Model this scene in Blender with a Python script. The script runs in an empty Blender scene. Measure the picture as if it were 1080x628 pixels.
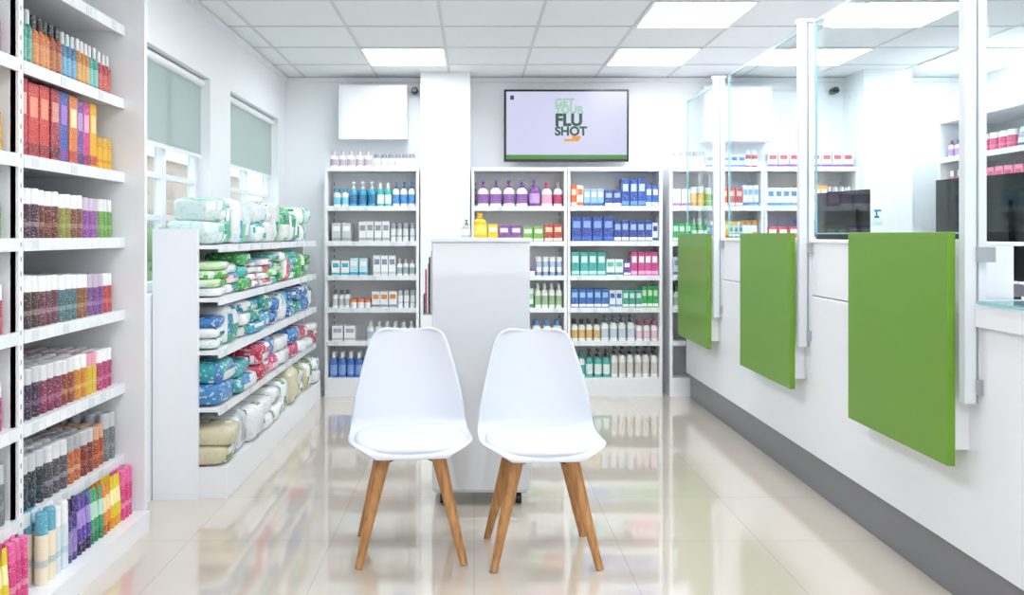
import bpy, math, random
from mathutils import Vector, Matrix, noise
random.seed(7)
sc=bpy.context.scene
try:
    sc.view_settings.view_transform='Standard'
    sc.view_settings.look='None'
except Exception: pass

def lin(c): return c/12.92 if c<=0.04045 else ((c+0.055)/1.055)**2.4
def hx(h):
    h=h.lstrip('#'); return tuple(lin(int(h[i:i+2],16)/255) for i in (0,2,4))+(1.0,)

# ---------------------------------------------------------------- materials
def mat(name,col='#ffffff',rough=.5,metal=0,emit=None,es=0,spec=.5,coat=0,noise=0,attr=False,printsc=None,pf=.2):
    m=bpy.data.materials.new(name); m.use_nodes=True
    nt=m.node_tree; b=nt.nodes['Principled BSDF']
    b.inputs['Base Color'].default_value=hx(col); b.inputs['Roughness'].default_value=rough
    b.inputs['Metallic'].default_value=metal
    b.inputs['Specular IOR Level'].default_value=spec
    b.inputs['Coat Weight'].default_value=coat
    if emit: b.inputs['Emission Color'].default_value=hx(emit); b.inputs['Emission Strength'].default_value=es
    if attr:
        a=nt.nodes.new('ShaderNodeAttribute'); a.attribute_name='Col'
        # fine printed lettering on the packaging: white on dark packs, faint grey-blue on light packs
        tc=nt.nodes.new('ShaderNodeTexCoord'); mp=nt.nodes.new('ShaderNodeMapping'); mp.inputs['Scale'].default_value=printsc
        n=nt.nodes.new('ShaderNodeTexNoise'); n.inputs['Scale'].default_value=1; n.inputs['Detail'].default_value=1
        th=nt.nodes.new('ShaderNodeMapRange'); th.inputs[1].default_value=.58; th.inputs[2].default_value=.64; th.inputs[3].default_value=0; th.inputs[4].default_value=pf
        bw=nt.nodes.new('ShaderNodeRGBToBW'); gt=nt.nodes.new('ShaderNodeMath'); gt.operation='GREATER_THAN'; gt.inputs[1].default_value=.45
        att=nt.nodes.new('ShaderNodeMapRange'); att.inputs[3].default_value=1; att.inputs[4].default_value=.45
        ml=nt.nodes.new('ShaderNodeMath'); ml.operation='MULTIPLY'
        ink=nt.nodes.new('ShaderNodeMix'); ink.data_type='RGBA'; ink.inputs[6].default_value=(.9,.9,.9,1); ink.inputs[7].default_value=(.25,.3,.38,1)
        mx=nt.nodes.new('ShaderNodeMix'); mx.data_type='RGBA'
        L=nt.links.new
        L(tc.outputs['Object'],mp.inputs[0]); L(mp.outputs[0],n.inputs['Vector']); L(n.outputs['Fac'],th.inputs[0])
        L(a.outputs['Color'],bw.inputs[0]); L(bw.outputs[0],gt.inputs[0]); L(gt.outputs[0],ink.inputs[0]); L(gt.outputs[0],att.inputs[0])
        L(th.outputs[0],ml.inputs[0]); L(att.outputs[0],ml.inputs[1])
        L(ml.outputs[0],mx.inputs[0]); L(a.outputs['Color'],mx.inputs[6]); L(ink.outputs[2],mx.inputs[7]); L(mx.outputs[2],b.inputs['Base Color'])
    elif noise:
        tc=nt.nodes.new('ShaderNodeTexCoord'); n=nt.nodes.new('ShaderNodeTexNoise'); n.inputs['Scale'].default_value=3
        r=nt.nodes.new('ShaderNodeValToRGB'); c=hx(col)
        r.color_ramp.elements[0].color=tuple(x*(1-noise) for x in c[:3])+(1,)
        r.color_ramp.elements[1].color=c
        nt.links.new(tc.outputs['Object'],n.inputs['Vector']); nt.links.new(n.outputs['Fac'],r.inputs['Fac'])
        nt.links.new(r.outputs['Color'],b.inputs['Base Color'])
    return m
M_wall=mat('wall_paint','#f0f2f5',.6,noise=.02)
M_ceil=mat('ceiling_tile','#eff1f3',.8,noise=.02)
M_grid=mat('ceiling_grid','#d3d5d8',.5)
M_white=mat('white_laminate','#eff1f5',.28,noise=.02)
M_shelf=mat('white_shelf_metal','#f1f2f5',.35,noise=.02)
M_slot=mat('dark_slot','#8d9094',.6)
M_gloss=mat('gloss_white','#dfe2e8',.06,coat=.5,noise=.03)
M_chair=mat('chair_plastic','#dce0e9',.25,noise=.01)
M_cush=mat('chair_cushion','#d7dbe4',.4)
M_black=mat('black_plastic','#141517',.3)
M_metal=mat('brushed_metal','#b9bcc0',.3,1)
M_alu=mat('white_aluminium','#dfe3e7',.3,.2)
M_kick=mat('kick_grey','#85868b',.35,.3)
M_green=mat('green_panel','#6a9a26',.35,noise=.05)
M_prod=mat('packaging','#ffffff',.33,attr=True,printsc=(130,130,210),pf=.28)
M_film=mat('plastic_film','#ffffff',.25,attr=True,printsc=(40,40,55),pf=.5)
M_light=mat('light_diffuser','#ffffff',.5,emit='#f6faff',es=16)
M_lframe=mat('light_frame','#e6e7e8',.4)
M_blue=mat('glass_edge','#93c4ca',.2)
M_price=mat('price_rail','#e6e9ec',.3)
M_wood=bpy.data.materials.new('beech_wood'); M_wood.use_nodes=True
nt=M_wood.node_tree; b=nt.nodes['Principled BSDF']; b.inputs['Roughness'].default_value=.45
tc=nt.nodes.new('ShaderNodeTexCoord'); mp=nt.nodes.new('ShaderNodeMapping'); mp.inputs['Scale'].default_value=(40,40,4)
n=nt.nodes.new('ShaderNodeTexNoise'); n.inputs['Scale'].default_value=2; n.inputs['Detail'].default_value=4
r=nt.nodes.new('ShaderNodeValToRGB'); r.color_ramp.elements[0].color=hx('#a5713f'); r.color_ramp.elements[1].color=hx('#cf9a63')
r.color_ramp.elements[0].position=.3; r.color_ramp.elements[1].position=.7
nt.links.new(tc.outputs['Object'],mp.inputs['Vector']); nt.links.new(mp.outputs[0],n.inputs['Vector'])
nt.links.new(n.outputs['Fac'],r.inputs['Fac']); nt.links.new(r.outputs[0],b.inputs['Base Color'])
M_floor=bpy.data.materials.new('polished_tiles'); M_floor.use_nodes=True
nt=M_floor.node_tree; b=nt.nodes['Principled BSDF']; b.inputs['Roughness'].default_value=.09
b.inputs['Specular IOR Level'].default_value=.8; b.inputs['Coat Weight'].default_value=.9; b.inputs['Coat Roughness'].default_value=.045; b.inputs['Coat IOR'].default_value=1.55
tc=nt.nodes.new('ShaderNodeTexCoord'); br=nt.nodes.new('ShaderNodeTexBrick')
br.offset=0; br.inputs['Scale'].default_value=1; br.inputs['Brick Width'].default_value=.6; br.inputs['Row Height'].default_value=.6
br.inputs['Mortar Size'].default_value=.002; br.inputs['Mortar Smooth'].default_value=.1
br.inputs['Color1'].default_value=hx('#d8ccbe'); br.inputs['Color2'].default_value=hx('#d4c8ba'); br.inputs['Mortar'].default_value=hx('#c2b4a6')
n=nt.nodes.new('ShaderNodeTexNoise'); n.inputs['Scale'].default_value=1.6; n.inputs['Detail'].default_value=6
mx=nt.nodes.new('ShaderNodeMix'); mx.data_type='RGBA'; mx.blend_type='MULTIPLY'; mx.inputs[0].default_value=.08
nt.links.new(tc.outputs['Object'],br.inputs['Vector']); nt.links.new(tc.outputs['Object'],n.inputs['Vector'])
nt.links.new(br.outputs['Color'],mx.inputs[6]); nt.links.new(n.outputs['Fac'],mx.inputs[7]); nt.links.new(mx.outputs[2],b.inputs['Base Color'])
def glassmat(name,tint,fac):
    m=bpy.data.materials.new(name); m.use_nodes=True; nt=m.node_tree
    for x in list(nt.nodes):
        if x.type!='OUTPUT_MATERIAL': nt.nodes.remove(x)
    o=[x for x in nt.nodes if x.type=='OUTPUT_MATERIAL'][0]
    t=nt.nodes.new('ShaderNodeBsdfTransparent'); t.inputs[0].default_value=hx(tint)
    g=nt.nodes.new('ShaderNodeBsdfGlossy'); g.inputs['Roughness'].default_value=.02
    f=nt.nodes.new('ShaderNodeLayerWeight'); f.inputs['Blend'].default_value=.5
    p=nt.nodes.new('ShaderNodeMath'); p.operation='POWER'; p.inputs[1].default_value=5
    q=nt.nodes.new('ShaderNodeMath'); q.operation='MULTIPLY_ADD'; q.inputs[1].default_value=fac; q.inputs[2].default_value=.02
    mx=nt.nodes.new('ShaderNodeMixShader')
    nt.links.new(f.outputs['Facing'],p.inputs[0]); nt.links.new(p.outputs[0],q.inputs[0]); nt.links.new(q.outputs[0],mx.inputs[0])
    nt.links.new(t.outputs[0],mx.inputs[1]); nt.links.new(g.outputs[0],mx.inputs[2]); nt.links.new(mx.outputs[0],o.inputs[0])
    return m
M_glass=glassmat('clear_glass','#f3f9f8',.6)
M_blind=bpy.data.materials.new('blind_fabric'); M_blind.use_nodes=True
nt=M_blind.node_tree; b=nt.nodes['Principled BSDF']; b.inputs['Base Color'].default_value=hx('#cbd6d5'); b.inputs['Roughness'].default_value=.8
o=[x for x in nt.nodes if x.type=='OUTPUT_MATERIAL'][0]
t=nt.nodes.new('ShaderNodeBsdfTranslucent'); t.inputs[0].default_value=hx('#d0d9d8')
mx=nt.nodes.new('ShaderNodeMixShader'); mx.inputs[0].default_value=.5
nt.links.new(b.outputs[0],mx.inputs[1]); nt.links.new(t.outputs[0],mx.inputs[2]); nt.links.new(mx.outputs[0],o.inputs[0])

def blend(a,b,t): return tuple(x*(1-t)+y*t for x,y in zip(a,b))
# ---------------------------------------------------------------- mesh builder
class MB:
    def __init__(s): s.v=[];s.f=[];s.mi=[];s.col=[];s.sm=[];s.mats=[];s.T=Matrix.Identity(4)
    def _m(s,m):
        if m not in s.mats: s.mats.append(m)
        return s.mats.index(m)
    def add(s,vs,fs,m,col=(1,1,1,1),smooth=False):
        o=len(s.v); T=s.T
        s.v+= [tuple(T@Vector(p)) for p in vs]; k=s._m(m)
        multi=isinstance(col,list)
        for i,f in enumerate(fs):
            s.f.append(tuple(o+j for j in f)); s.mi.append(k); s.col.append(col[i] if multi else col); s.sm.append(smooth)
    def box(s,x0,x1,y0,y1,z0,z1,m=None,col=(1,1,1,1)):
        m=m or M_prod
        vs=[(x0,y0,z0),(x1,y0,z0),(x1,y1,z0),(x0,y1,z0),(x0,y0,z1),(x1,y0,z1),(x1,y1,z1),(x0,y1,z1)]
        s.add(vs,[(0,3,2,1),(4,5,6,7),(0,1,5,4),(1,2,6,5),(2,3,7,6),(3,0,4,7)],m,col)
    def lathe(s,x,y,z,prof,m=None,n=16,sy=1.0):
        m=m or M_prod
        for (r0,z0,r1,z1,c) in prof:
            vs=[]
            for r,zz in ((r0,z0),(r1,z1)):
                for i in range(n):
                    a=2*math.pi*i/n; vs.append((x+r*math.cos(a),y+r*sy*math.sin(a),z+zz))
            s.add(vs,[(i,(i+1)%n,n+(i+1)%n,n+i) for i in range(n)],m,c,True)
        r0,z0,_,_,c=prof[0]; 
        r1,z1,cc=prof[-1][2],prof[-1][3],prof[-1][4]
        s.add([(x+r1*math.cos(2*math.pi*i/n),y+r1*sy*math.sin(2*math.pi*i/n),z+z1) for i in range(n)],[tuple(range(n))],m,cc)
        s.add([(x+r0*math.cos(2*math.pi*i/n),y+r0*sy*math.sin(2*math.pi*i/n),z+z0) for i in range(n)],[tuple(reversed(range(n)))],m,c)
    def rod(s,p0,p1,r0,r1,m,n=14,col=(1,1,1,1)):
        p0=Vector(p0);p1=Vector(p1);d=(p1-p0).normalized()
        a=d.cross(Vector((0,1,0.01))).normalized(); c=d.cross(a)
        vs=[tuple(p+ (a*math.cos(t)+c*math.sin(t))*r) for p,r in((p0,r0),(p1,r1)) for t in [2*math.pi*i/n for i in range(n)]]
        s.add(vs,[(i,(i+1)%n,n+(i+1)%n,n+i) for i in range(n)],m,col,True)
        s.add(vs[:n],[tuple(reversed(range(n)))],m,col); s.add(vs[n:],[tuple(range(n))],m,col)
    def pack(s,cx,cy,z0,w,d,h,cols3,e=.42,n=24,k=12,rot=0,lump=.12):
        vs=[];fs=[];cols=[]
        def sp(v): return math.copysign(abs(v)**e,v)
        off=Vector((random.uniform(0,50),random.uniform(0,50),random.uniform(0,50)))
        cr,sr=math.cos(rot),math.sin(rot)
        for j in range(k+1):
            ph=-math.pi/2+math.pi*j/k
            for i in range(n):
                th=2*math.pi*i/n
                x=w/2*sp(math.cos(ph))*sp(math.cos(th)); y=d/2*sp(math.cos(ph))*sp(math.sin(th)); z=h/2*sp(math.sin(ph))
                q=1+lump*noise.noise(Vector((x,y,z))*14+off)
                x*=q;y*=q
                zz=h/2+z*(1+lump*noise.noise(Vector((x,y,z))*10+off+Vector((9,0,0))))
                vs.append((cx+x*cr-y*sr,cy+x*sr+y*cr,z0+max(0,zz)))
        a=random.uniform(-1,1)*1.2; tilt=Vector((math.cos(a),.0,math.sin(a)))
        sh=random.uniform(-.2,.25)
        for j in range(k):
            for i in range(n):
                f=(j*n+i,j*n+(i+1)%n,(j+1)*n+(i+1)%n,(j+1)*n+i); fs.append(f)
                c=sum((Vector(vs[q]) for q in f),Vector())/4-Vector((cx,cy,z0+h/2))
                u=Vector((c.x/w,0,c.z/h)).dot(tilt)+.35*noise.noise(c*7+off)
                v2=noise.noise(c*16+off+Vector((3,7,1)))
                cc=cols3[0] if u<sh else cols3[1]
                if abs(u-sh-.12)<.07 or v2>.42: cc=cols3[2]
                cols.append(cc)
        s.add(vs,fs,M_film,cols,True)
    # ---- products (local: x along shelf, -y to customer)
    def bottle(s,x,y,z,w,h,b,c,l):
        r=w*.46
        s.lathe(x,y,z,[(r,0,r,.12*h,b),(r*1.005,.12*h,r*1.005,.5*h,l),(r,.5*h,r,.64*h,b),(r,.64*h,r*.8,.71*h,b),(r*.8,.71*h,r*.4,.76*h,b),(r*.45,.76*h,r*.42,h,c)],sy=.75)
    def can(s,x,y,z,w,h,b,c,l):
        r=w*.46; l=blend(b,l,.45)
        s.lathe(x,y,z,[(r*.96,0,r,.02*h,b),(r,.02*h,r,.24*h,b),(r,.24*h,r,.34*h,l),(r,.34*h,r,.66*h,b),(r,.66*h,r*.88,.69*h,b),(r*.95,.69*h,r*.93,.975*h,c),(r*.93,.975*h,r*.80,h,c)])
    def pump(s,x,y,z,w,h,b,c,l):
        r=w*.45
        s.lathe(x,y,z,[(r,0,r,.12*h,b),(r*1.005,.12*h,r*1.005,.48*h,l),(r,.48*h,r,.58*h,b),(r,.58*h,r*.8,.65*h,b),(r*.8,.65*h,r*.35,.72*h,b),(r*.4,.72*h,r*.4,.8*h,c),(r*.14,.8*h,r*.14,.93*h,c)],sy=.7)
        s.box(x-r*.3,x+r*.3,y-r*1.0,y+r*.3,z+.93*h,z+h,M_prod,c)
    def spray(s,x,y,z,w,h,b,c,l):
        r=w*.46
        s.lathe(x,y,z,[(r,0,r,.15*h,b),(r*1.005,.15*h,r*1.005,.5*h,l),(r,.5*h,r,.66*h,b),(r,.66*h,r*.8,.71*h,b),(r*.8,.71*h,r*.5,.75*h,b),(r*.55,.75*h,r*.52,.97*h,c),(r*.52,.97*h,r*.4,h,c)])
    def jar(s,x,y,z,w,h,b,c,l):
        r=w*.47
        s.lathe(x,y,z,[(r,0,r,.6*h,b),(r*1.03,.62*h,r*1.03,h,c)])
    def carton(s,x,y,z,w,h,b,c,l):
        d=min(w,.07)*.95; W=w*.94
        s.box(x-W/2,x+W/2,y-d/2,y+d/2,z,z+h,M_prod,b)
        s.box(x-W*.36,x+W*.36,y-d/2-.0012,y-d/2,z+h*.55,z+h*.82,M_prod,l)
        s.box(x-W*.5,x+W*.5,y-d/2-.0010,y-d/2,z+h*.06,z+h*.2,M_prod,c)
        s.box(x-W*.5-.001,x-W*.5,y-d*.4,y+d*.4,z+h*.5,z+h*.85,M_prod,blend(b,l,.6))
    def tube(s,x,y,z,w,h,b,c,l):
        r=w*.42
        s.lathe(x,y,z,[(r*.9,0,r*.9,.2*h,c)])
        n=12;vs=[];cols=[]
        rings=[(.2,1,1),(.45,1,.9),(.75,1.03,.5),(1,1.08,.08)]
        for t,a,bb in rings:
            for i in range(n):
                q=2*math.pi*i/n; vs.append((x+r*a*math.cos(q),y+r*bb*math.sin(q),z+t*h))
        fs=[]
        for j in range(3):
            for i in range(n): fs.append((j*n+i,j*n+(i+1)%n,(j+1)*n+(i+1)%n,(j+1)*n+i)); cols.append(l if j==1 else b)
        s.add(vs,fs,M_prod,cols,True); s.add(vs[-n:],[tuple(range(n))],M_prod,b)
    def obj(s,name,parent=None,bevel=0,loc=None):
        me=bpy.data.meshes.new(name); me.from_pydata(s.v,[],s.f)
        for m in s.mats: me.materials.append(m)
        me.polygons.foreach_set('material_index',s.mi); me.polygons.foreach_set('use_smooth',s.sm)
        at=me.color_attributes.new('Col','FLOAT_COLOR','CORNER'); buf=[]
        for p,c in zip(me.polygons,s.col): buf+=list(c)*p.loop_total
        at.data.foreach_set('color',buf)
        me.update(); o=bpy.data.objects.new(name,me); sc.collection.objects.link(o)
        if parent: o.parent=parent
        if loc: o.location=loc
        if bevel:
            bm=o.modifiers.new('bevel','BEVEL'); bm.width=bevel; bm.segments=2; bm.limit_method='ANGLE'
        return o
def empty(name,loc=(0,0,0)):
    o=bpy.data.objects.new(name,None); o.location=loc; sc.collection.objects.link(o); return o
def sbox(name,x0,x1,y0,y1,z0,z1,m,parent=None,bevel=0):
    b=MB(); b.box(x0,x1,y0,y1,z0,z1,m); return b.obj(name,parent,bevel)

CZ=1.29; CEIL=2.60; YB=7.10; XR=4.15
# ---------------------------------------------------------------- room shell
sbox('floor',-2.1,XR+.1,-2.5,YB+.1,-.05,0,M_floor)
sbox('ceiling',-2.1,XR+.1,-2.5,YB+.1,CEIL,CEIL+.06,M_ceil)
sbox('wall_back',-1.72,XR+.1,YB,YB+.1,0,CEIL,M_wall)
sbox('wall_right',XR,XR+.1,-2.5,YB,0,CEIL,M_wall)
w=MB(); w.box(-2.0,-1.2,-2.5,-2.4,0,CEIL,M_wall); w.box(3.2,XR,-2.5,-2.4,0,CEIL,M_wall); w.box(-1.2,3.2,-2.5,-2.4,0,.8,M_wall); w.box(-1.2,3.2,-2.5,-2.4,2.3,CEIL,M_wall)  # unseen wall added behind the camera to cut sky fill; opening lets some in
for xx in (-1.2,.24,1.7,3.14): w.box(xx,xx+.06,-2.48,-2.42,.8,2.3,M_white)
w.obj('added_fill_block_wall')
w=MB(); XW=-1.57; XO=-1.70
WY=[(3.98,5.08),(5.50,6.84)]; WZ0,WZ1=1.0,2.22
w.box(-2.1,-2.0,-2.5,3.76,0,CEIL,M_wall); w.box(-2.1,XW,3.76,WY[0][0],0,CEIL,M_wall)
w.box(XO,XW,WY[0][1],WY[1][0],0,CEIL,M_wall); w.box(XO,XW,WY[1][1],YB,0,CEIL,M_wall)
for a,c in WY:
    w.box(XO,XW,a,c,0,WZ0,M_wall); w.box(XO,XW,a,c,WZ1,CEIL,M_wall)
w.obj('wall_left')
sbox('wall_pilaster',-.43,-.03,6.84,YB,0,CEIL,M_wall)
sbox('wall_column',3.07,3.45,6.72,YB,0,CEIL,M_wall)
t=MB(); t.box(XW,XR,YB-.03,YB,CEIL-.04,CEIL-.005,M_wall); t.box(XW,XW+.03,3.78,YB-.03,CEIL-.04,CEIL-.005,M_wall); t.obj('trim_1')
g=MB()
for x in [1.0+.6*i for i in range(-5,6)]:
    if -2.1<x<XR: g.box(x-.010,x+.010,-2.5,YB,CEIL-.004,CEIL,M_grid)
for y in [5.95+.6*i for i in range(-14,2)]:
    g.box(-2.0 if y<3.7 else -1.57,XR,y-.010,y+.010,CEIL-.0045,CEIL,M_grid)
g.obj('ceiling_grid_trim')
for (x0,y0) in [(-.8,5.95),(1.0,5.95),(1.0,4.75),(2.2,5.95),(2.2,4.75),(3.4,5.95),(-.8,3.55),(1.0,3.55),(2.2,3.55),(-.8,1.75),(1.0,1.75),(2.8,1.75),(-.8,-.05),(1.0,-.05),(2.8,-.05)]:
    e=MB(); e.box(x0+.0,x0+.6,y0,y0+.02,CEIL-.012,CEIL-.001,M_lframe); e.box(x0,x0+.6,y0+.58,y0+.6,CEIL-.012,CEIL-.001,M_lframe)
    e.box(x0,x0+.02,y0+.02,y0+.58,CEIL-.012,CEIL-.001,M_lframe); e.box(x0+.58,x0+.6,y0+.02,y0+.58,CEIL-.012,CEIL-.001,M_lframe)
    e.box(x0+.02,x0+.58,y0+.02,y0+.58,CEIL-.009,CEIL-.001,M_light)
    e.obj('ceiling_light')
for i,(a,c) in enumerate(WY):
    e=empty('window_%d'%(i+1)); f=MB(); X0,X1=-1.69,-1.645; q=.05
    f.box(X0,X1,a,c,WZ0,WZ0+q,M_white); f.box(X0,X1,a,c,WZ1-q,WZ1,M_white)
    f.box(X0,X1,a,a+q,WZ0+q,WZ1-q,M_white); f.box(X0,X1,c-q,c,WZ0+q,WZ1-q,M_white)
    m=(a+c)/2; f.box(X0,X1,m-.03,m+.03,WZ0+q,WZ1-q,M_white)
    for zz in (1.38,1.60): f.box(X0+.005,X1-.005,a+q,c-q,zz-.015,zz+.015,M_white)
    f.obj('frame',e,.003)
    p=MB(); p.box(-1.679,-1.673,a+q,c-q,WZ0+q,WZ1-q,M_glass); p.obj('pane',e)
    bl=MB(); bl.box(-1.622,-1.619,a+.03,c-.03,1.76,WZ1-.03,M_blind); bl.rod((-1.62,a+.02,WZ1-.03),(-1.62,c-.02,WZ1-.03),.024,.024,M_white)
    bl.box(-1.628,-1.612,a+.03,c-.03,1.74,1.762,M_white); bl.obj('roller_blind',e)
M_brick=mat('pale_render','#b8a49c',.8,noise=.2); M_road=mat('paving','#b0aeab',.9,noise=.1); M_leaf=mat('hedge_leaves','#6f8f5a',.8,noise=.5)
x=MB(); x.box(-9.5,-8,0,30,0,3.2,M_brick)
for yy in range(1,29,2): x.box(-8.02,-7.99,yy,yy+.9,.9,1.9,M_slot); x.box(-8.03,-7.98,yy+.42,yy+.48,.9,1.9,M_white)
x.box(-9.6,-7.8,-.1,30.1,3.2,3.3,M_white)
x.obj('street_building')
x=MB(); random.seed(5)
for i in range(26):
    yy=6+i*.75; r=random.uniform(.45,.7)
    for q in range(3):
        x.pack(-6.6+random.uniform(-.2,.2),yy+random.uniform(-.2,.2),-.04+q*.4,r*1.6,r*1.6,.7,[hx('#5f8048'),hx('#7f9f62'),hx('#4a6a3a')],e=.9,n=14,k=8,lump=.3)
for i in range(len(x.mats)): x.mats[i]=M_leaf
x.obj('garden_hedge')
sbox('street_ground',-14,-2.12,-4,32,-.1,-.04,M_road)

# ---------------------------------------------------------------- shelf units
def frame_T(kind,ox,oy):
    if kind=='back': return Matrix.Translation((ox,oy,0))
    if kind=='left': return Matrix.Translation((ox,oy,0))@Matrix.Rotation(math.pi/2,4,'Z')
    if kind=='right': return Matrix.Translation((ox,oy,0))@Matrix.Rotation(-math.pi/2,4,'Z')
M_tag=mat('price_tag','#d6dbe1',.5)
def shelf_unit(name,T,W,D,zs,H,base_h=.148,lip=.035,side=.022):
    s=MB(); s.T=T
    s.box(0,W,D-.02,D,0,H,M_shelf)
    s.box(0,side,0,D-.02,0,H,M_shelf); s.box(W-side,W,0,D-.02,0,H,M_shelf)
    for z in zs:
        s.box(side,W-side,.0,D-.02,z-.018,z,M_shelf)
        s.box(side,W-side,-.012,.0,z-lip,z+.004,M_price)
    s.box(side,W-side,-.004,D-.02,.0,base_h,M_shelf)
    s.box(0,W,-.005,D,H,H+.03,M_shelf)
    for xx in (side+.012,W-side-.012):
        zz=.2
        while zz<H-.05:
            s.box(xx-.004,xx+.004,D-.0225,D-.02,zz,zz+.025,M_slot); zz+=.05
    rr=random.Random(len(name)+int(W*100))
    for z in zs:
        a=side+.05
        while a<W-side-.06:
            s.box(a,a+.035,-.0135,-.012,z-lip+.004,z,M_white if rr.random()<.6 else M_tag); a+=rr.uniform(.07,.16)
    return s.obj(name)
def fill(mb,x0,x1,z,items,yf=.05,nd=2,dd=None):
    L=[]
    for it in items:
        for _ in range(it[1]): L.append(it)
    tot=sum(i[2] for i in L); k=(x1-x0)/tot; x=x0
    for (kind,n,wd,h,c1,c2,c3) in L:
        ww=wd*k; x+=ww/2
        if kind!='gap':
            w_=min(ww,wd*1.25)
            for q in range(nd):
                st=dd or (min(w_,.07)*1.05+.004)
                getattr(mb,kind)(x+random.uniform(-.002,.002),yf+q*st+random.uniform(0,.006),z,w_*.97,h*random.uniform(.985,1.01),hx(c1),hx(c2),hx(c3))
        x+=ww/2
random.seed(11)
ZS=[.442,.707,.964,1.237,1.517]
YF=6.80; DB=.28
W_='#f4f4f4'
shelf_unit('display_shelf_unit',frame_T('back',-1.19,YF),.75,DB,ZS,1.80)
p=MB(); p.T=frame_T('back',-1.19,YF)
fill(p,.03,.72,1.831,[('bottle',5,.055,.13,W_,'#c9c2c6','#b9a7b4'),('gap',1,.01,0,W_,W_,W_),('can',6,.045,.11,'#f1f1f1','#8d939c','#c67f8d')],nd=1)
fill(p,.06,.72,1.518,[('bottle',2,.06,.15,'#f2f2f2','#1d9fc9','#7fc8de'),('pump',3,.07,.2,'#2fa3c9','#f4f4f4','#1b6f9e'),('bottle',2,.06,.19,'#35b8b4',W_,'#e9f3f3'),('pump',3,.06,.2,'#f3f3f3','#2a6fb0','#3f8fd0')],nd=2)
fill(p,.05,.72,1.238,[('carton',2,.07,.15,'#c9ccd0','#9aa0a8',W_),('gap',1,.05,0,W_,W_,W_),('carton',4,.055,.16,'#e9e9ea','#a9adb3','#8b8f98'),('can',4,.045,.15,'#e3e5e8','#9da1a8','#7a7f88')],nd=2)
fill(p,.05,.72,.965,[('carton',2,.07,.12,W_,'#27b2bf','#27b2bf'),('carton',2,.07,.14,'#bfe3e9','#2f9bc9',W_),('gap',1,.04,0,W_,W_,W_),('carton',3,.06,.16,W_,'#d0d3d8','#7f8ea0'),('bottle',3,.05,.13,W_,'#c8c8c8','#9fb3b7')],nd=2)
fill(p,.05,.72,.708,[('bottle',3,.05,.14,W_,'#565a60','#c8c8c8'),('jar',3,.06,.07,W_,'#e78a4a','#ffffff'),('carton',3,.07,.13,'#ececec','#8b929b','#d9822b'),('can',3,.05,.14,W_,'#c9cdd2','#9999aa')],nd=2)
fill(p,.05,.72,.443,[('carton',2,.08,.12,W_,'#ccbbbb','#aaaabb'),('gap',1,.07,0,W_,W_,W_),('bottle',6,.055,.15,W_,'#dfe3e8','#b9c4d0')],nd=2)
fill(p,.03,.5,.149,[('bottle',4,.07,.2,'#3f6fc0',W_,'#7fa7e0'),('bottle',3,.07,.19,'#e8ecf4','#2d4fa0','#6f8fc9')],nd=2)
p.obj('skincare_products')

shelf_unit('display_shelf_unit',frame_T('back',-.02,YF),.76,DB,ZS,1.80)
p=MB(); p.T=frame_T('back',-.02,YF)
PU='#7d3f98'
fill(p,.04,.73,1.518,[('pump',4,.095,.21,W_,PU,'#8f5aa8'),('pump',1,.09,.22,PU,PU,'#c9a7d8'),('pump',1,.09,.2,W_,'#d24a7f','#e9a7c2'),('bottle',1,.07,.19,W_,'#999999','#c23a6a')],nd=2)
fill(p,.04,.73,1.238,[('carton',2,.08,.14,'#f1cf1f','#e8442f',W_),('carton',2,.09,.13,PU,W_,'#e9dff0'),('carton',2,.08,.12,'#6fae2f',W_,'#ffffff'),('carton',2,.07,.14,'#b63a3a','#efe3d0','#f0d0a0')],nd=1)
fill(p,.04,.73,.965,[('carton',3,.08,.12,W_,'#77cc44','#99aa55'),('jar',4,.07,.06,W_,'#7a4b9a',W_),('tube',4,.06,.15,W_,'#88aacc','#b0c4e0')],nd=2)
fill(p,.04,.73,.708,[('jar',3,.07,.07,W_,'#666b70',W_),('tube',4,.06,.15,'#e9f3ea','#3d9d58','#9fcfa9'),('bottle',4,.055,.19,'#eef1ea','#dddddd','#9fb88f')],nd=2)
fill(p,.04,.73,.443,[('bottle',5,.06,.19,'#f3ead2','#c79a4a','#e9c98a'),('bottle',4,.07,.16,W_,'#4f8fc9','#a9cbe9')],nd=2)
fill(p,.04,.73,.149,[('bottle',5,.07,.2,W_,'#3a3d42','#b9c3c9'),('pump',4,.07,.22,'#eef0f0','#bfc3c8','#88aab0')],nd=2)
p.obj('body_lotion_products')

shelf_unit('display_shelf_unit',frame_T('back',.745,YF),.755,DB,ZS,1.80)
p=MB(); p.T=frame_T('back',.745,YF)
NB='#27408f';
fill(p,.03,.73,1.518,[('carton',1,.05,.17,'#e5632a',W_,'#f3e9d0'),('carton',1,.06,.17,'#f1dcc8','#e5632a','#e5632a'),('carton',3,.06,.14,'#8db7de','#2f55b0',W_),('carton',2,.075,.13,NB,W_,'#9fb7e9'),('carton',3,.07,.22,'#25479f','#5f8fd9','#b9cdf0'),('carton',2,.055,.17,'#2f62b8',W_,W_)],nd=2)
fill(p,.03,.73,1.238,[('carton',4,.09,.2,'#25409a','#3d66c0','#7f9fe0'),('carton',5,.065,.17,'#2b3f8f',W_,'#9db7ea'),('carton',1,.05,.15,'#dfe6f4',NB,NB)],nd=2)
fill(p,.03,.73,.965,[('carton',4,.07,.19,'#3aa6a0','#bfe3df','#dff3f1'),('carton',2,.07,.13,'#e3ece9','#3a7f79','#5fb0a8'),('carton',1,.06,.12,'#6b3d8f',W_,W_),('carton',4,.055,.19,'#cf3f8f','#f3b7d6','#ffffff')],nd=2)
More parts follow.
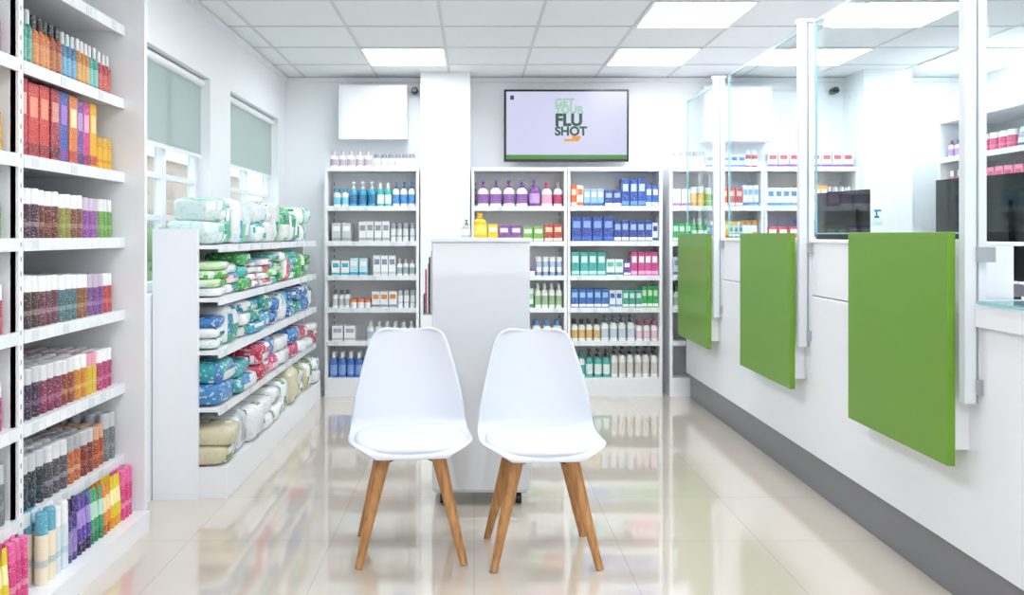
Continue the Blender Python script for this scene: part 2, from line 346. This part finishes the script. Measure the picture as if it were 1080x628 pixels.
fill(p,.03,.73,.708,[('carton',5,.07,.15,'#2c63ae',W_,'#9fc3ea'),('carton',2,.06,.14,'#dce5ee','#7393b5','#2c63ae'),('carton',3,.06,.14,'#3f9d8b',W_,'#cfeae3'),('carton',3,.05,.17,'#35a853','#ffffff','#d3f0d8')],nd=2)
fill(p,.03,.73,.443,[('bottle',4,.06,.17,'#f1efe8','#22262b','#d9b27a'),('pump',4,.07,.2,'#f3f3f3','#4b5f7f','#c9d3df'),('bottle',3,.06,.16,W_,'#b64a6f','#e9c7d3')],nd=2)
fill(p,.03,.73,.149,[('bottle',2,.07,.2,W_,'#0f8f8a','#2fa8a0'),('pump',3,.08,.22,'#4fb8b0','#1f2a2f','#dff0ee'),('pump',6,.075,.25,'#f4f2ee','#26282c','#d8d4cc')],nd=2)
p.obj('boxed_medicine_and_soap_products')

for j in range(2):
    X0=1.56+.755*j
    shelf_unit('display_shelf_unit',frame_T('back',X0,YF),.75,DB,ZS,1.80)
    p=MB(); p.T=frame_T('back',X0,YF)
    if j==0:
        fill(p,.03,.72,1.831,[('can',5,.05,.13,W_,'#bbbbbb','#8fa8c9'),('carton',5,.06,.1,'#e9eef5','#5f86c0','#5f86c0'),('bottle',2,.05,.14,'#c04a5a',W_,W_)],nd=1)
        fill(p,.03,.72,1.518,[('carton',2,.08,.14,'#e9e3ee','#9a6fb0',W_),('can',2,.07,.16,'#f0b62a','#e9e9e9','#f4dc8f'),('can',2,.07,.15,'#7fb53a','#dfe9cf','#e9f1d9'),('carton',3,.07,.15,'#c94f2f',W_,'#f3c7b0'),('carton',3,.05,.17,W_,'#3f74b8','#8fb3df')],nd=2)
        fill(p,.03,.72,1.238,[('carton',3,.06,.15,'#2f9e4f',W_,'#cdeed6'),('bottle',3,.06,.18,'#3fb05f','#dfe9df',W_),('carton',4,.07,.16,W_,'#5f9fd0','#d94a4a'),('tube',3,.06,.17,'#e9a73a',W_,'#ffffff')],nd=2)
    else:
        fill(p,.03,.72,1.831,[('carton',8,.07,.12,'#eaeaee','#8a4aa0','#c95f7f')],nd=1)
        fill(p,.03,.72,1.518,[('carton',4,.06,.15,'#f2f2f2','#4f9fc9','#2f7fb9'),('carton',4,.06,.17,'#f5a03a',W_,'#ffffff'),('bottle',4,.05,.16,'#6a3a2a','#f1f1f1','#e9d9c0')],nd=2)
        fill(p,.03,.72,1.238,[('carton',3,.09,.12,'#d94a3a',W_,'#ffffff'),('carton',4,.07,.17,'#4f86c9',W_,'#d0e0f4'),('carton',3,.06,.14,'#f2d04a',W_,'#ffffff')],nd=2)
    fill(p,.03,.72,.965,[('carton',9,.08,.15,'#e9e9ee','#4f8fc9','#6fa0d0')],nd=1)
    fill(p,.03,.72,.708,[('bottle',10,.07,.17,W_,'#5f9f6f','#a9d0b3')],nd=1)
    p.obj('pharmacy_products')

ZR=[.3,.65,1.0,1.3,1.6,1.88]
T=frame_T('right',3.62,6.65)
shelf_unit('tall_display_shelf_unit',T,2.9,.45,ZR,2.15)
p=MB(); p.T=T
pal=[('#d23f6f','#f3b7c9',W_),('#d9507f','#ffffff','#f0a0bc'),('#e3809f',W_,'#c93060'),('#e9eef4','#3f7fc0','#8fb3df'),('#efe6f0','#8a3f9a','#b98fca'),('#3f9fb8',W_,'#e0f3f6'),('#f4f4f4','#c93f4a','#e9a0a5'),('#e7e9ec','#5f6f8f','#a0adc0'),('#c9557f',W_,'#f9e0ea')]
for z in ZR:
    it=[]
    for q in range(10):
        c=random.choice(pal); it.append((random.choice(['carton','carton','bottle','can','tube']),random.randint(2,4),random.uniform(.055,.08),random.uniform(.11,.18),*c))
    fill(p,.05,2.85,z+.001,it,nd=2)
p.obj('pharmacy_stock_products')

# ---------------------------------------------------------------- left foreground shelving
XF=-1.54
ZL=[.33,.64,.96,1.275,1.56,1.88,2.2]
u=MB()
u.box(-2.0,-1.98,1.1,3.73,0,2.55,M_shelf)
u.box(-2.0,-1.44,3.73,3.757,0,2.58,M_shelf)
for yy in (1.98,2.87):
    u.box(-1.98,XF-.002,yy,yy+.03,0.1,2.5,M_shelf)
    u.box(XF-.02,XF+.008,yy,yy+.03,0.1,2.5,M_shelf)
    zz=.15
    while zz<2.45: u.box(XF+.008,XF+.0085,yy+.012,yy+.018,zz,zz+.016,M_slot); zz+=.05
for z in ZL:
    for a,c in ((1.1,1.98),(2.01,2.87),(2.90,3.73)):
        u.box(-1.98,XF,a,c,z-.02,z,M_shelf); u.box(XF,XF+.012,a,c,z-.04,z+.004,M_price)
        aa=a+.05
        while aa<c-.06:
            u.box(XF+.012,XF+.0135,aa,aa+.045,z-.034,z-.002,random.choice([M_white,M_white,M_tag])); aa+=random.uniform(.08,.15)
u.box(-1.98,-1.42,1.1,3.729,0,.085,M_shelf)
u.obj('tall_display_shelf_unit')
p=MB()
def bay(T,x1):
    p.T=T
    fill(p,.02,x1,1.881,[('spray',3,.07,.21,'#2f8f7f','#c8d8d4','#5fa898'),('spray',3,.07,.20,'#c9722a','#3a3a3a','#d89050'),('spray',2,.07,.2,'#8f3f1f','#3a3a3a','#b8703f'),('spray',3,.065,.19,'#2f6f96','#cfd8dc','#6fa8c8'),('spray',3,.065,.19,'#b9722a','#e6e6e6','#d9a860'),('spray',2,.065,.19,'#2f9a8f','#dddddd','#80c8c0'),('spray',3,.065,.18,'#a8302f','#dddddd','#c86058')],yf=.045,nd=5)
    fill(p,.015,x1*.8,1.561,[('carton',1,.07,.275,'#b9283a','#8f1626','#e9b0a0'),('carton',2,.075,.27,'#c9362a','#8f1f1f','#e89070'),('carton',1,.07,.27,'#a01c2c','#601018','#d99080'),('carton',1,.07,.27,'#3a54a8','#7f3f98','#9f70c8'),('carton',1,.07,.265,'#d8772a','#c23f2a','#f5e0b0'),('carton',1,.06,.26,'#6a3f9a','#503070','#b890c8'),('carton',1,.06,.26,'#cf3a7f','#8f2055','#f3b0cf'),('carton',1,.06,.265,'#e8b02a','#c2402f','#f8d890')],yf=.05,nd=3)
    fill(p,x1*.81,x1,1.561,[('can',3,.05,.14,'#e2b02a','#d0a020','#c23f2f')],yf=.04,nd=4)
    fill(p,.02,x1,1.276,[('can',3,.058,.18,'#4d2f3f',W_,'#b8a8a0'),('can',3,.056,.175,'#6f3a2f',W_,'#a88868'),('can',2,.056,.17,'#8d8a3a',W_,'#b8b880'),('can',2,.056,.17,'#7f4f3a',W_,'#b8a890'),('can',3,.052,.165,'#8f4f9a','#d0c0d4','#b890c0'),('can',3,.052,.165,'#6f9a4a','#e6e6e6','#a0c888')],yf=.04,nd=6)
    fill(p,.02,x1,.961,[('can',3,.058,.185,'#4a3a38',W_,'#b8a088'),('can',3,.056,.18,'#6a3f4a',W_,'#c9a0b0'),('can',3,.056,.175,'#4f6f76',W_,'#a9b8bc'),('can',2,.056,.17,'#8a5a33',W_,'#b0a688'),('can',3,.052,.165,'#7a4a8a','#c8b8cc','#b090b8'),('can',2,.052,.165,'#b8454a',W_,'#d89888')],yf=.04,nd=6)
    fill(p,.02,x1,.641,[('can',3,.062,.18,'#3a2a44','#cfd0d2','#8f6f94'),('can',3,.06,.175,'#7f2f4f','#e0e0e0','#c88098'),('can',2,.06,.17,'#8a3a2a','#e4e4e4','#e0b070'),('can',2,.06,.17,'#c9852a',W_,'#e3cc80'),('can',2,.056,.165,'#d8b83a','#e8a0b0','#e3cc80'),('can',3,.056,.165,'#b03a6a',W_,'#d990b0')],yf=.04,nd=6)
    fill(p,.02,x1,.331,[('can',3,.068,.19,'#1f2f38','#c9ccd0','#44606a'),('can',3,.066,.185,'#4f4a54','#dfe0e2','#a9b4bc'),('can',2,.065,.18,'#b8632f','#a8abb0','#f0c8a0'),('can',2,.065,.175,'#7a2f2a','#c9c9c9','#b86050'),('can',2,.06,.17,'#a84a20','#d0a080','#e8a070'),('can',2,.06,.2,'#6f7479','#c3c6ca','#a0a5aa')],yf=.03,nd=6)
    fill(p,.02,x1,.086,[('can',2,.08,.25,'#f2e6cc','#5fa8c0','#5fa8c0'),('can',2,.075,.24,'#d8e4ea','#f0f0f0','#8fb8c8'),('bottle',2,.07,.23,'#4a3a7f','#302850','#8f80b8'),('tube',3,.06,.22,'#5a3f9f','#302050','#a890d8'),('tube',3,.06,.21,'#3f9f6f','#208050','#c0e8d0'),('tube',2,.06,.2,'#e88a2a','#c06010','#fde0b0'),('tube',3,.055,.21,'#ead02f','#e0a010','#fff6b0'),('can',3,.06,.21,'#d63a7f','#e85f9f','#f6b8d0')],yf=-.05,nd=5)
bay(frame_T('left',XF,2.90),.80)
bay(frame_T('left',XF,2.03),.81)
p.obj('hair_care_products')

# ---------------------------------------------------------------- low gondola with nappy packs
G=MB(); GY0,GY1=4.15,6.72; GX=-1.255
G.box(-1.565,-1.545,GY0+.03,GY1,0,1.33,M_shelf)
G.box(-1.565,-1.345,GY0,GY0+.028,0,1.32,M_white)
G.box(-1.565,-1.345,GY1,GY1+.03,0,1.32,M_white)
ZG=[.44,.72,.98,1.24]
for z in ZG:
    G.box(-1.545,GX,GY0+.03,GY1,z-.02,z,M_shelf); G.box(GX,GX+.012,GY0+.03,GY1,z-.035,z+.004,M_price)
    aa=GY0+.1
    while aa<GY1-.1: G.box(GX+.012,GX+.0135,aa,aa+.05,z-.030,z-.002,random.choice([M_white,M_tag])); aa+=random.uniform(.15,.3)
G.box(-1.545,-1.21,GY0+.03,GY1-.001,0,.15,M_shelf)
for yy in (5.02,5.9): G.box(-1.545,-1.45,yy,yy+.02,.15,1.3,M_shelf)
G.obj('gondola_shelf_unit')
p=MB(); p.T=frame_T('left',GX,GY0+.03)
gl=GY1-GY0-.04
def packs(z,hmax,pl,wmin,wmax,yc=.13,dep=.24,stacks=(1,),room=.2):
    x=.005
    while x<gl-.12:
        wd=min(random.uniform(wmin,wmax),gl-x)
        st=random.choice(stacks); cc=random.choice(pl); H=hmax*random.uniform(.72,1); h=H/st
        for k in range(st):
            c=cc if random.random()<.75 else random.choice(pl)
            p.pack(x+wd/2+random.uniform(-.01,.01),yc+random.uniform(-.02,.015),z+k*h*.96,wd*1.0,dep*random.uniform(.9,1.05),h*1.03,[hx(q) for q in c],rot=random.uniform(-.09,.09))
        x+=wd*.985
A_=[('#e9ebeb','#3fb08a','#f0f3f3'),('#ecedee','#3f9fc4','#d6e9f0'),('#e6eae8','#5fbf7f','#2f8f6f'),('#dfe8e8','#2fa6b0','#f2f4f4'),('#e6e9ea','#1f76a8','#8fd06f'),('#bfe0d8','#e4eaec','#58b8a0'),('#cfe4e2','#8fd0b8','#f0f0f0'),('#e9eaea','#b0d8e0','#4a9ad0')]
B_=[('#3fa850','#d8eed0','#207a38'),('#49b8b0','#e8eeec','#1f88a0'),('#ececec','#5f9fc8','#e03f4f'),('#e4e8ea','#e0566f','#f0f0f0'),('#e8eaea','#3f9f5f','#a0d040'),('#c8e8b8','#58b048','#e8f4e8')]
C_=[('#1f8f88','#3fb8a8','#e0eae8'),('#2f76b8','#d9e4ec','#1f5090'),('#e4e6e8','#4f9fc0','#d8dcde'),('#e0e4e6','#38a070','#2080a0'),('#3fa8c8','#1f80b0','#ececec')]
D_=[('#3f88c0','#cfe0ee','#1f58a0'),('#c8406f','#e890a8','#f4e0e6'),('#e8e9ea','#58a8c0','#d8d8dc'),('#2fa0a8','#e0e8e8','#3f78c0'),('#b83050','#d86080','#ececec')]
E_=[('#e9e9ec','#d8dade','#6fa05f'),('#e8e8e9','#9fb08f','#dadad6'),('#e6e6e6','#cdd1d4','#b0b4b8'),('#d0c8a8','#6f8f4f','#e8e8e8'),('#ebebeb','#dfdfdf','#4f88a0')]
random.seed(21)
packs(1.243,.26,A_,.16,.30,stacks=(1,1,2))
packs(.983,.215,B_,.15,.26,stacks=(3,4,1))
packs(.723,.215,C_,.18,.30,stacks=(2,2,3,1))
packs(.443,.235,D_,.24,.38,stacks=(2,2,3),yc=.11,dep=.27)
packs(.152,.245,E_,.18,.32,stacks=(1,2,2),yc=.10,dep=.29)
p.obj('nappy_and_wipe_packs')

# ---------------------------------------------------------------- counter
C=MB(); CY0,CY1=1.0,6.76
C.box(1.715,2.25,CY0,CY1,0,.2,M_kick)
C.box(1.68,2.30,CY0,CY1,.2,.985,M_white)
C.box(1.69,1.93,3.05,CY1,.99,1.25,M_white)
C.box(1.683,1.97,3.05,CY1,1.25,1.265,M_white)
C.box(1.66,2.32,CY0,3.04,.985,1.06,M_white)
C.box(1.93,2.32,3.05,CY1,.985,1.03,M_white)
C.obj('service_counter',bevel=.003)
gt=MB(); gt.box(1.655,2.3,CY0,2.80,1.061,1.073,M_glass); gt.box(1.650,1.655,CY0,2.80,1.061,1.073,M_blue); gt.box(1.655,2.3,2.80,2.805,1.061,1.073,M_blue); gt.obj('glass_counter_top')
for (y0,y1) in ((2.875,3.64),(4.31,5.12),(5.83,6.68)):
    e=empty('green_counter_panel')
    sbox('panel_face',1.595,1.622,y0,y1,.51,1.30,M_green,e,.002)
    sbox('backing_box',1.622,1.68,y0+.02,y1-.02,.56,1.275,M_white,e,.002)
    e=empty('glass_partition')
    f=MB(); yp=y0-.05
    f.box(1.625,1.662,yp,yp+.035,.73,2.36,M_alu); f.box(1.674,1.70,yp+.005,yp+.035,.73,2.36,M_alu)
    f.box(1.662,1.674,yp+.012,yp+.03,.73,2.36,M_metal)
    f.box(1.62,1.71,yp-.004,yp+.044,2.355,2.37,M_alu)
    for zz in (.76,1.20): f.box(1.66,1.72,yp-.012,yp+.05,zz,zz+.05,M_metal)
    f.obj('post',e)
    g=MB(); ye=yp+1.38 if y0<5.5 else 6.74
    g.box(1.684,1.690,yp+.04,ye,1.30,2.34,M_glass); g.box(1.683,1.691,yp+.04,ye,2.34,2.348,M_blue); g.box(1.682,1.692,ye,ye+.006,1.30,2.348,M_blue); g.box(1.683,1.691,yp+.04,ye,1.294,1.30,M_blue)
    g.obj('pane',e)
g=MB(); g.box(1.684,1.690,1.45,2.80,1.30,2.34,M_glass); g.box(1.683,1.691,1.45,2.80,2.34,2.348,M_blue)
for yy in (1.6,2.5): g.box(1.67,1.70,yy,yy+.05,1.073,1.31,M_metal)
g.obj('glass_screen')

M_screen=mat('monitor_screen','#20242b',.1)
def monitor(x,y,z0,w,h,rot,name='computer_monitor'):
    m=MB(); m.T=Matrix.Translation((x,y,z0))@Matrix.Rotation(rot,4,'Z')
    m.box(-.12,.12,-.08,.1,0,.015,M_black); m.box(-.03,.03,.01,.035,.015,.16,M_black)
    m.box(-w/2,w/2,-.012,.012,.08,.08+h,M_black); m.box(-w*.35,w*.35,.012,.03,.12,.08+h*.75,M_black)
    m.box(-w/2+.01,w/2-.01,-.0135,-.012,.09,.07+h,M_screen)
    return m.obj(name,bevel=.003)
monitor(2.20,5.10,1.031,.50,.44,math.radians(-260))
monitor(2.08,3.50,1.031,.52,.42,math.radians(-262))
m=MB(); m.T=Matrix.Translation((2.02,2.66,1.074))@Matrix.Rotation(math.radians(-20),4,'Z')
m.box(-.07,.07,-.05,.07,0,.015,M_black); m.box(-.015,.015,.0,.02,.015,.12,M_black); m.box(-.13,.13,-.01,.012,.08,.25,M_black); m.box(-.12,.12,-.0115,-.01,.09,.24,M_screen)
m.obj('point_of_sale_screen',bevel=.002)
m=MB(); m.box(1.80,1.9,2.45,2.62,1.074,1.094,M_black)
for i in range(3):
    for j in range(4): m.box(1.812+.026*i,1.832+.026*i,2.465+.028*j,2.485+.028*j,1.094,1.098,M_tag)
m.obj('card_terminal',bevel=.001)
m=MB(); m.T=Matrix.Translation((1.84,3.9,1.266)); m.pump(0,0,0,.06,.14,hx('#dfeef3'),hx('#3f8fc0'),hx('#ffffff')); m.obj('hand_sanitizer_bottle')
p=MB(); p.T=frame_T('right',1.78,6.6)
fill(p,0,.9,1.266,[('carton',3,.07,.10,'#3f8fc9',W_,W_),('carton',2,.08,.12,'#f0c83a','#e0503a',W_),('carton',3,.07,.09,'#e9edf2','#3f9f6f','#3f9f6f')],nd=1)
p.obj('counter_display_boxes')

# ---------------------------------------------------------------- central kiosk
K=MB(); K.box(-.2,.265,4.06,4.5,.075,1.255,M_gloss); K.box(-.205,.27,4.05,4.505,1.255,1.277,M_gloss)
K.box(-.19,.255,4.07,4.49,.06,.075,M_metal)
for xx in (-.15,.215):
    for yy in (4.11,4.44):
        K.rod((xx-.012,yy,.028),(xx+.012,yy,.028),.028,.028,M_black); K.box(xx-.018,xx+.018,yy-.012,yy+.012,.045,.062,M_metal)
K.obj('display_plinth',bevel=.004)
h=MB(); h.box(-.25,-.201,4.15,4.35,.9,.905,M_metal); h.box(-.25,-.246,4.15,4.35,.9,1.0,M_metal); 
for i,c in enumerate(['#d24a6a','#ffffff','#2b3f6f','#e9e0d0']): h.box(-.24+.009*i,-.234+.009*i,4.17,4.33,.906,1.12+.03*i,M_prod,hx(c))
h.obj('leaflet_holder')
b=MB(); b.bottle(.03,4.38,1.278,.07,.125,hx('#e8c21f'),hx('#d9a81a'),hx('#f0dc6a')); b.obj('yellow_bottle')
b=MB(); b.pump(-.04,4.40,1.278,.05,.09,hx('#c3c8cc'),hx('#70757a'),hx('#e9ecee')); b.obj('sanitizer_dispenser')

# ---------------------------------------------------------------- chairs
def catmull(P,t):
    n=len(P)-1; s=t*n; i=min(int(s),n-1); f=s-i
    p0=P[max(i-1,0)];p1=P[i];p2=P[i+1];p3=P[min(i+2,n)]
    return tuple(.5*((2*b)+(-a+c)*f+(2*a-5*b+4*c-d)*f*f+(-a+3*b-3*c+d)*f**3) for a,b,c,d in zip(p0,p1,p2,p3))
PR=[(-.232,.427,.14),(-.228,.443,.185),(-.19,.453,.222),(-.10,.450,.247),(.02,.441,.252),(.12,.445,.25),(.175,.475,.246),(.20,.53,.24),(.222,.61,.226),(.245,.70,.205),(.265,.78,.182),(.278,.835,.164),(.284,.862,.143),(.286,.875,.10)]
def chair(X,Y,rot):
    e=empty('shell_chair',(X,Y,0)); e.rotation_euler=(0,0,rot)
    N,Mm=44,20
    s=MB(); vs=[]
    for j in range(N+1):
        t=j/N; y,z,hw=catmull(PR,t)
        back=min(1,max(0,(t-.38)/.22)); seat=1-back
        for i in range(Mm+1):
            u=-1+2*i/Mm
            a=abs(u)
            vs.append((hw*u, y-.055*back*a**2.2*(1-.35*max(0,t-.7)/.3), z+.028*seat*a**3*min(1,t/.12)))
    s.add(vs,[(j*(Mm+1)+i,j*(Mm+1)+i+1,(j+1)*(Mm+1)+i+1,(j+1)*(Mm+1)+i) for j in range(N) for i in range(Mm)],M_chair,smooth=True)
    o=s.obj('shell',e); md=o.modifiers.new('s','SOLIDIFY'); md.thickness=.012; md.offset=-1
    md=o.modifiers.new('ss','SUBSURF'); md.levels=1; md.render_levels=1
    s=MB(); n=32; vs=[]
    prof=[(0.0,.018),(.5,.020),(.8,.020),(.93,.017),(.985,.009),(1.0,.000),(.97,-.008)]
    for (rr,hz) in prof:
        for i in range(n):
            a=2*math.pi*i/n; ca,sa=math.cos(a),math.sin(a)
            q=.62
            xx=.226*rr*math.copysign(abs(ca)**q,ca); yy=-.035+.19*rr*math.copysign(abs(sa)**q,sa)
            vs.append((xx,yy,.453+hz+.014*(abs(xx)/.226)**3+ (.01*((yy+.035)/.19)**2 if yy>0 else 0)))
    fs=[(j*n+i,(j+1)*n+i,(j+1)*n+(i+1)%n,j*n+(i+1)%n) for j in range(len(prof)-1) for i in range(n)]
    s.add(vs,fs,M_cush,smooth=True)
    s.obj('seat_cushion',e)
    s=MB(); s.box(-.10,.10,-.10,.10,.412,.426,M_black)
    for a,b_ in ((-1,-1),(1,-1),(-1,1),(1,1)):
        s.rod((0.0,0.0,.402),(a*.115,b_*.115,.385),.008,.008,M_black)
    s.obj('underframe',e)
    for i,(a,b_) in enumerate(((-1,-1),(1,-1),(-1,1),(1,1))):
        s=MB(); s.rod((a*.205,b_*.185,.0),(a*.105,b_*.105,.425),.0145,.030,M_wood,n=20)
        s.rod((a*.205,b_*.185,.0),(a*.2055,b_*.1855,.002),.0155,.0155,M_black)
        s.obj('leg_%d'%(i+1),e)
chair(-.262,3.50,math.radians(6)); chair(.27,3.46,math.radians(3))

# ---------------------------------------------------------------- wall items
tv=empty('wall_television',(0,0,0))
X0,X1,Z0,Z1=.245,1.265,1.89,2.48; Yt=6.97
b=MB(); b.box(X0,X1,Yt,Yt+.045,Z0,Z1,M_black); b.box(.6,.9,Yt+.045,YB,2.05,2.3,M_black); b.obj('body',tv,.003)
M_scr=mat('tv_lavender','#000000',.3,emit='#cfd0ec',es=1.0)
M_scg=mat('tv_green','#000000',.3,emit='#4f9a3a',es=.8)
M_dk=mat('tv_dark_green','#000000',.4,emit='#17502f',es=.9)
M_mg=mat('tv_mint','#000000',.4,emit='#9fcfae',es=.9)
M_or=mat('tv_orange','#000000',.4,emit='#f0a02a',es=.9)
b=MB(); b.box(X0+.018,X1-.018,Yt-.002,Yt,Z0+.055,Z1-.018,M_scr); b.box(X0+.018,X1-.018,Yt-.002,Yt,Z0+.02,Z0+.055,M_scg)
b.box(X0+.05,X0+.08,Yt-.003,Yt-.002,Z1-.085,Z1-.05,M_dk)
b.box(.735,.855,Yt-.004,Yt-.002,2.055,2.075,M_or); b.box(.80,.87,Yt-.004,Yt-.002,2.07,2.10,M_or)
b.obj('screen',tv)
def text(s,x,z,size,m,off=.004):
    c=bpy.data.curves.new('txt','FONT'); c.body=s; c.size=size; c.align_x='LEFT'; c.offset=off; c.extrude=.0005; c.materials.append(m)
    o=bpy.data.objects.new('text_'+s.lower().replace(' ','_'),c); o.location=(x,Yt-.0035,z); o.rotation_euler=(math.pi/2,0,0); sc.collection.objects.link(o); o.parent=tv
text('GET',.66,2.345,.085,M_mg,.003); text('YOUR',.66,2.285,.085,M_mg,.003)
text('FLU',.66,2.185,.135,M_dk,.006); text('SHOT',.66,2.105,.10,M_dk,.004)
b=MB(); b.box(-1.10,-.545,6.93,YB,2.07,2.51,M_white); b.box(-1.08,-.565,6.925,6.93,2.09,2.49,M_white); b.obj('wall_cabinet',bevel=.006)
b=MB(); b.box(1.87,2.42,6.93,YB,2.05,2.5,M_white); b.box(1.89,2.40,6.925,6.93,2.07,2.48,M_white); b.obj('wall_cabinet',bevel=.006)
for xx in (-.49,2.97):
    b=MB(); b.box(xx-.015,xx+.015,7.04,YB,2.46,2.50,M_black); b.rod((xx,7.0,2.48),(xx,7.06,2.48),.028,.03,M_black); b.rod((xx,6.985,2.48),(xx,7.0,2.48),.02,.028,M_black); b.obj('security_camera')
b=MB(); b.box(1.39,1.42,7.08,YB,1.85,1.98,M_white); b.obj('light_switch')

# ---------------------------------------------------------------- light
wd=bpy.data.worlds.new('sky'); sc.world=wd; wd.use_nodes=True
bg=wd.node_tree.nodes['Background']; bg.inputs[0].default_value=(.93,.97,1,1); bg.inputs[1].default_value=3.0

cam=bpy.data.cameras.new('camera'); co=bpy.data.objects.new('camera',cam); sc.collection.objects.link(co)
cam.sensor_width=36; cam.lens=30; co.location=(0,0,CZ); co.rotation_euler=(math.pi/2,0,0)
cam.shift_x=40/1080; cam.shift_y=-66/1080; cam.clip_start=.05
sc.camera=co
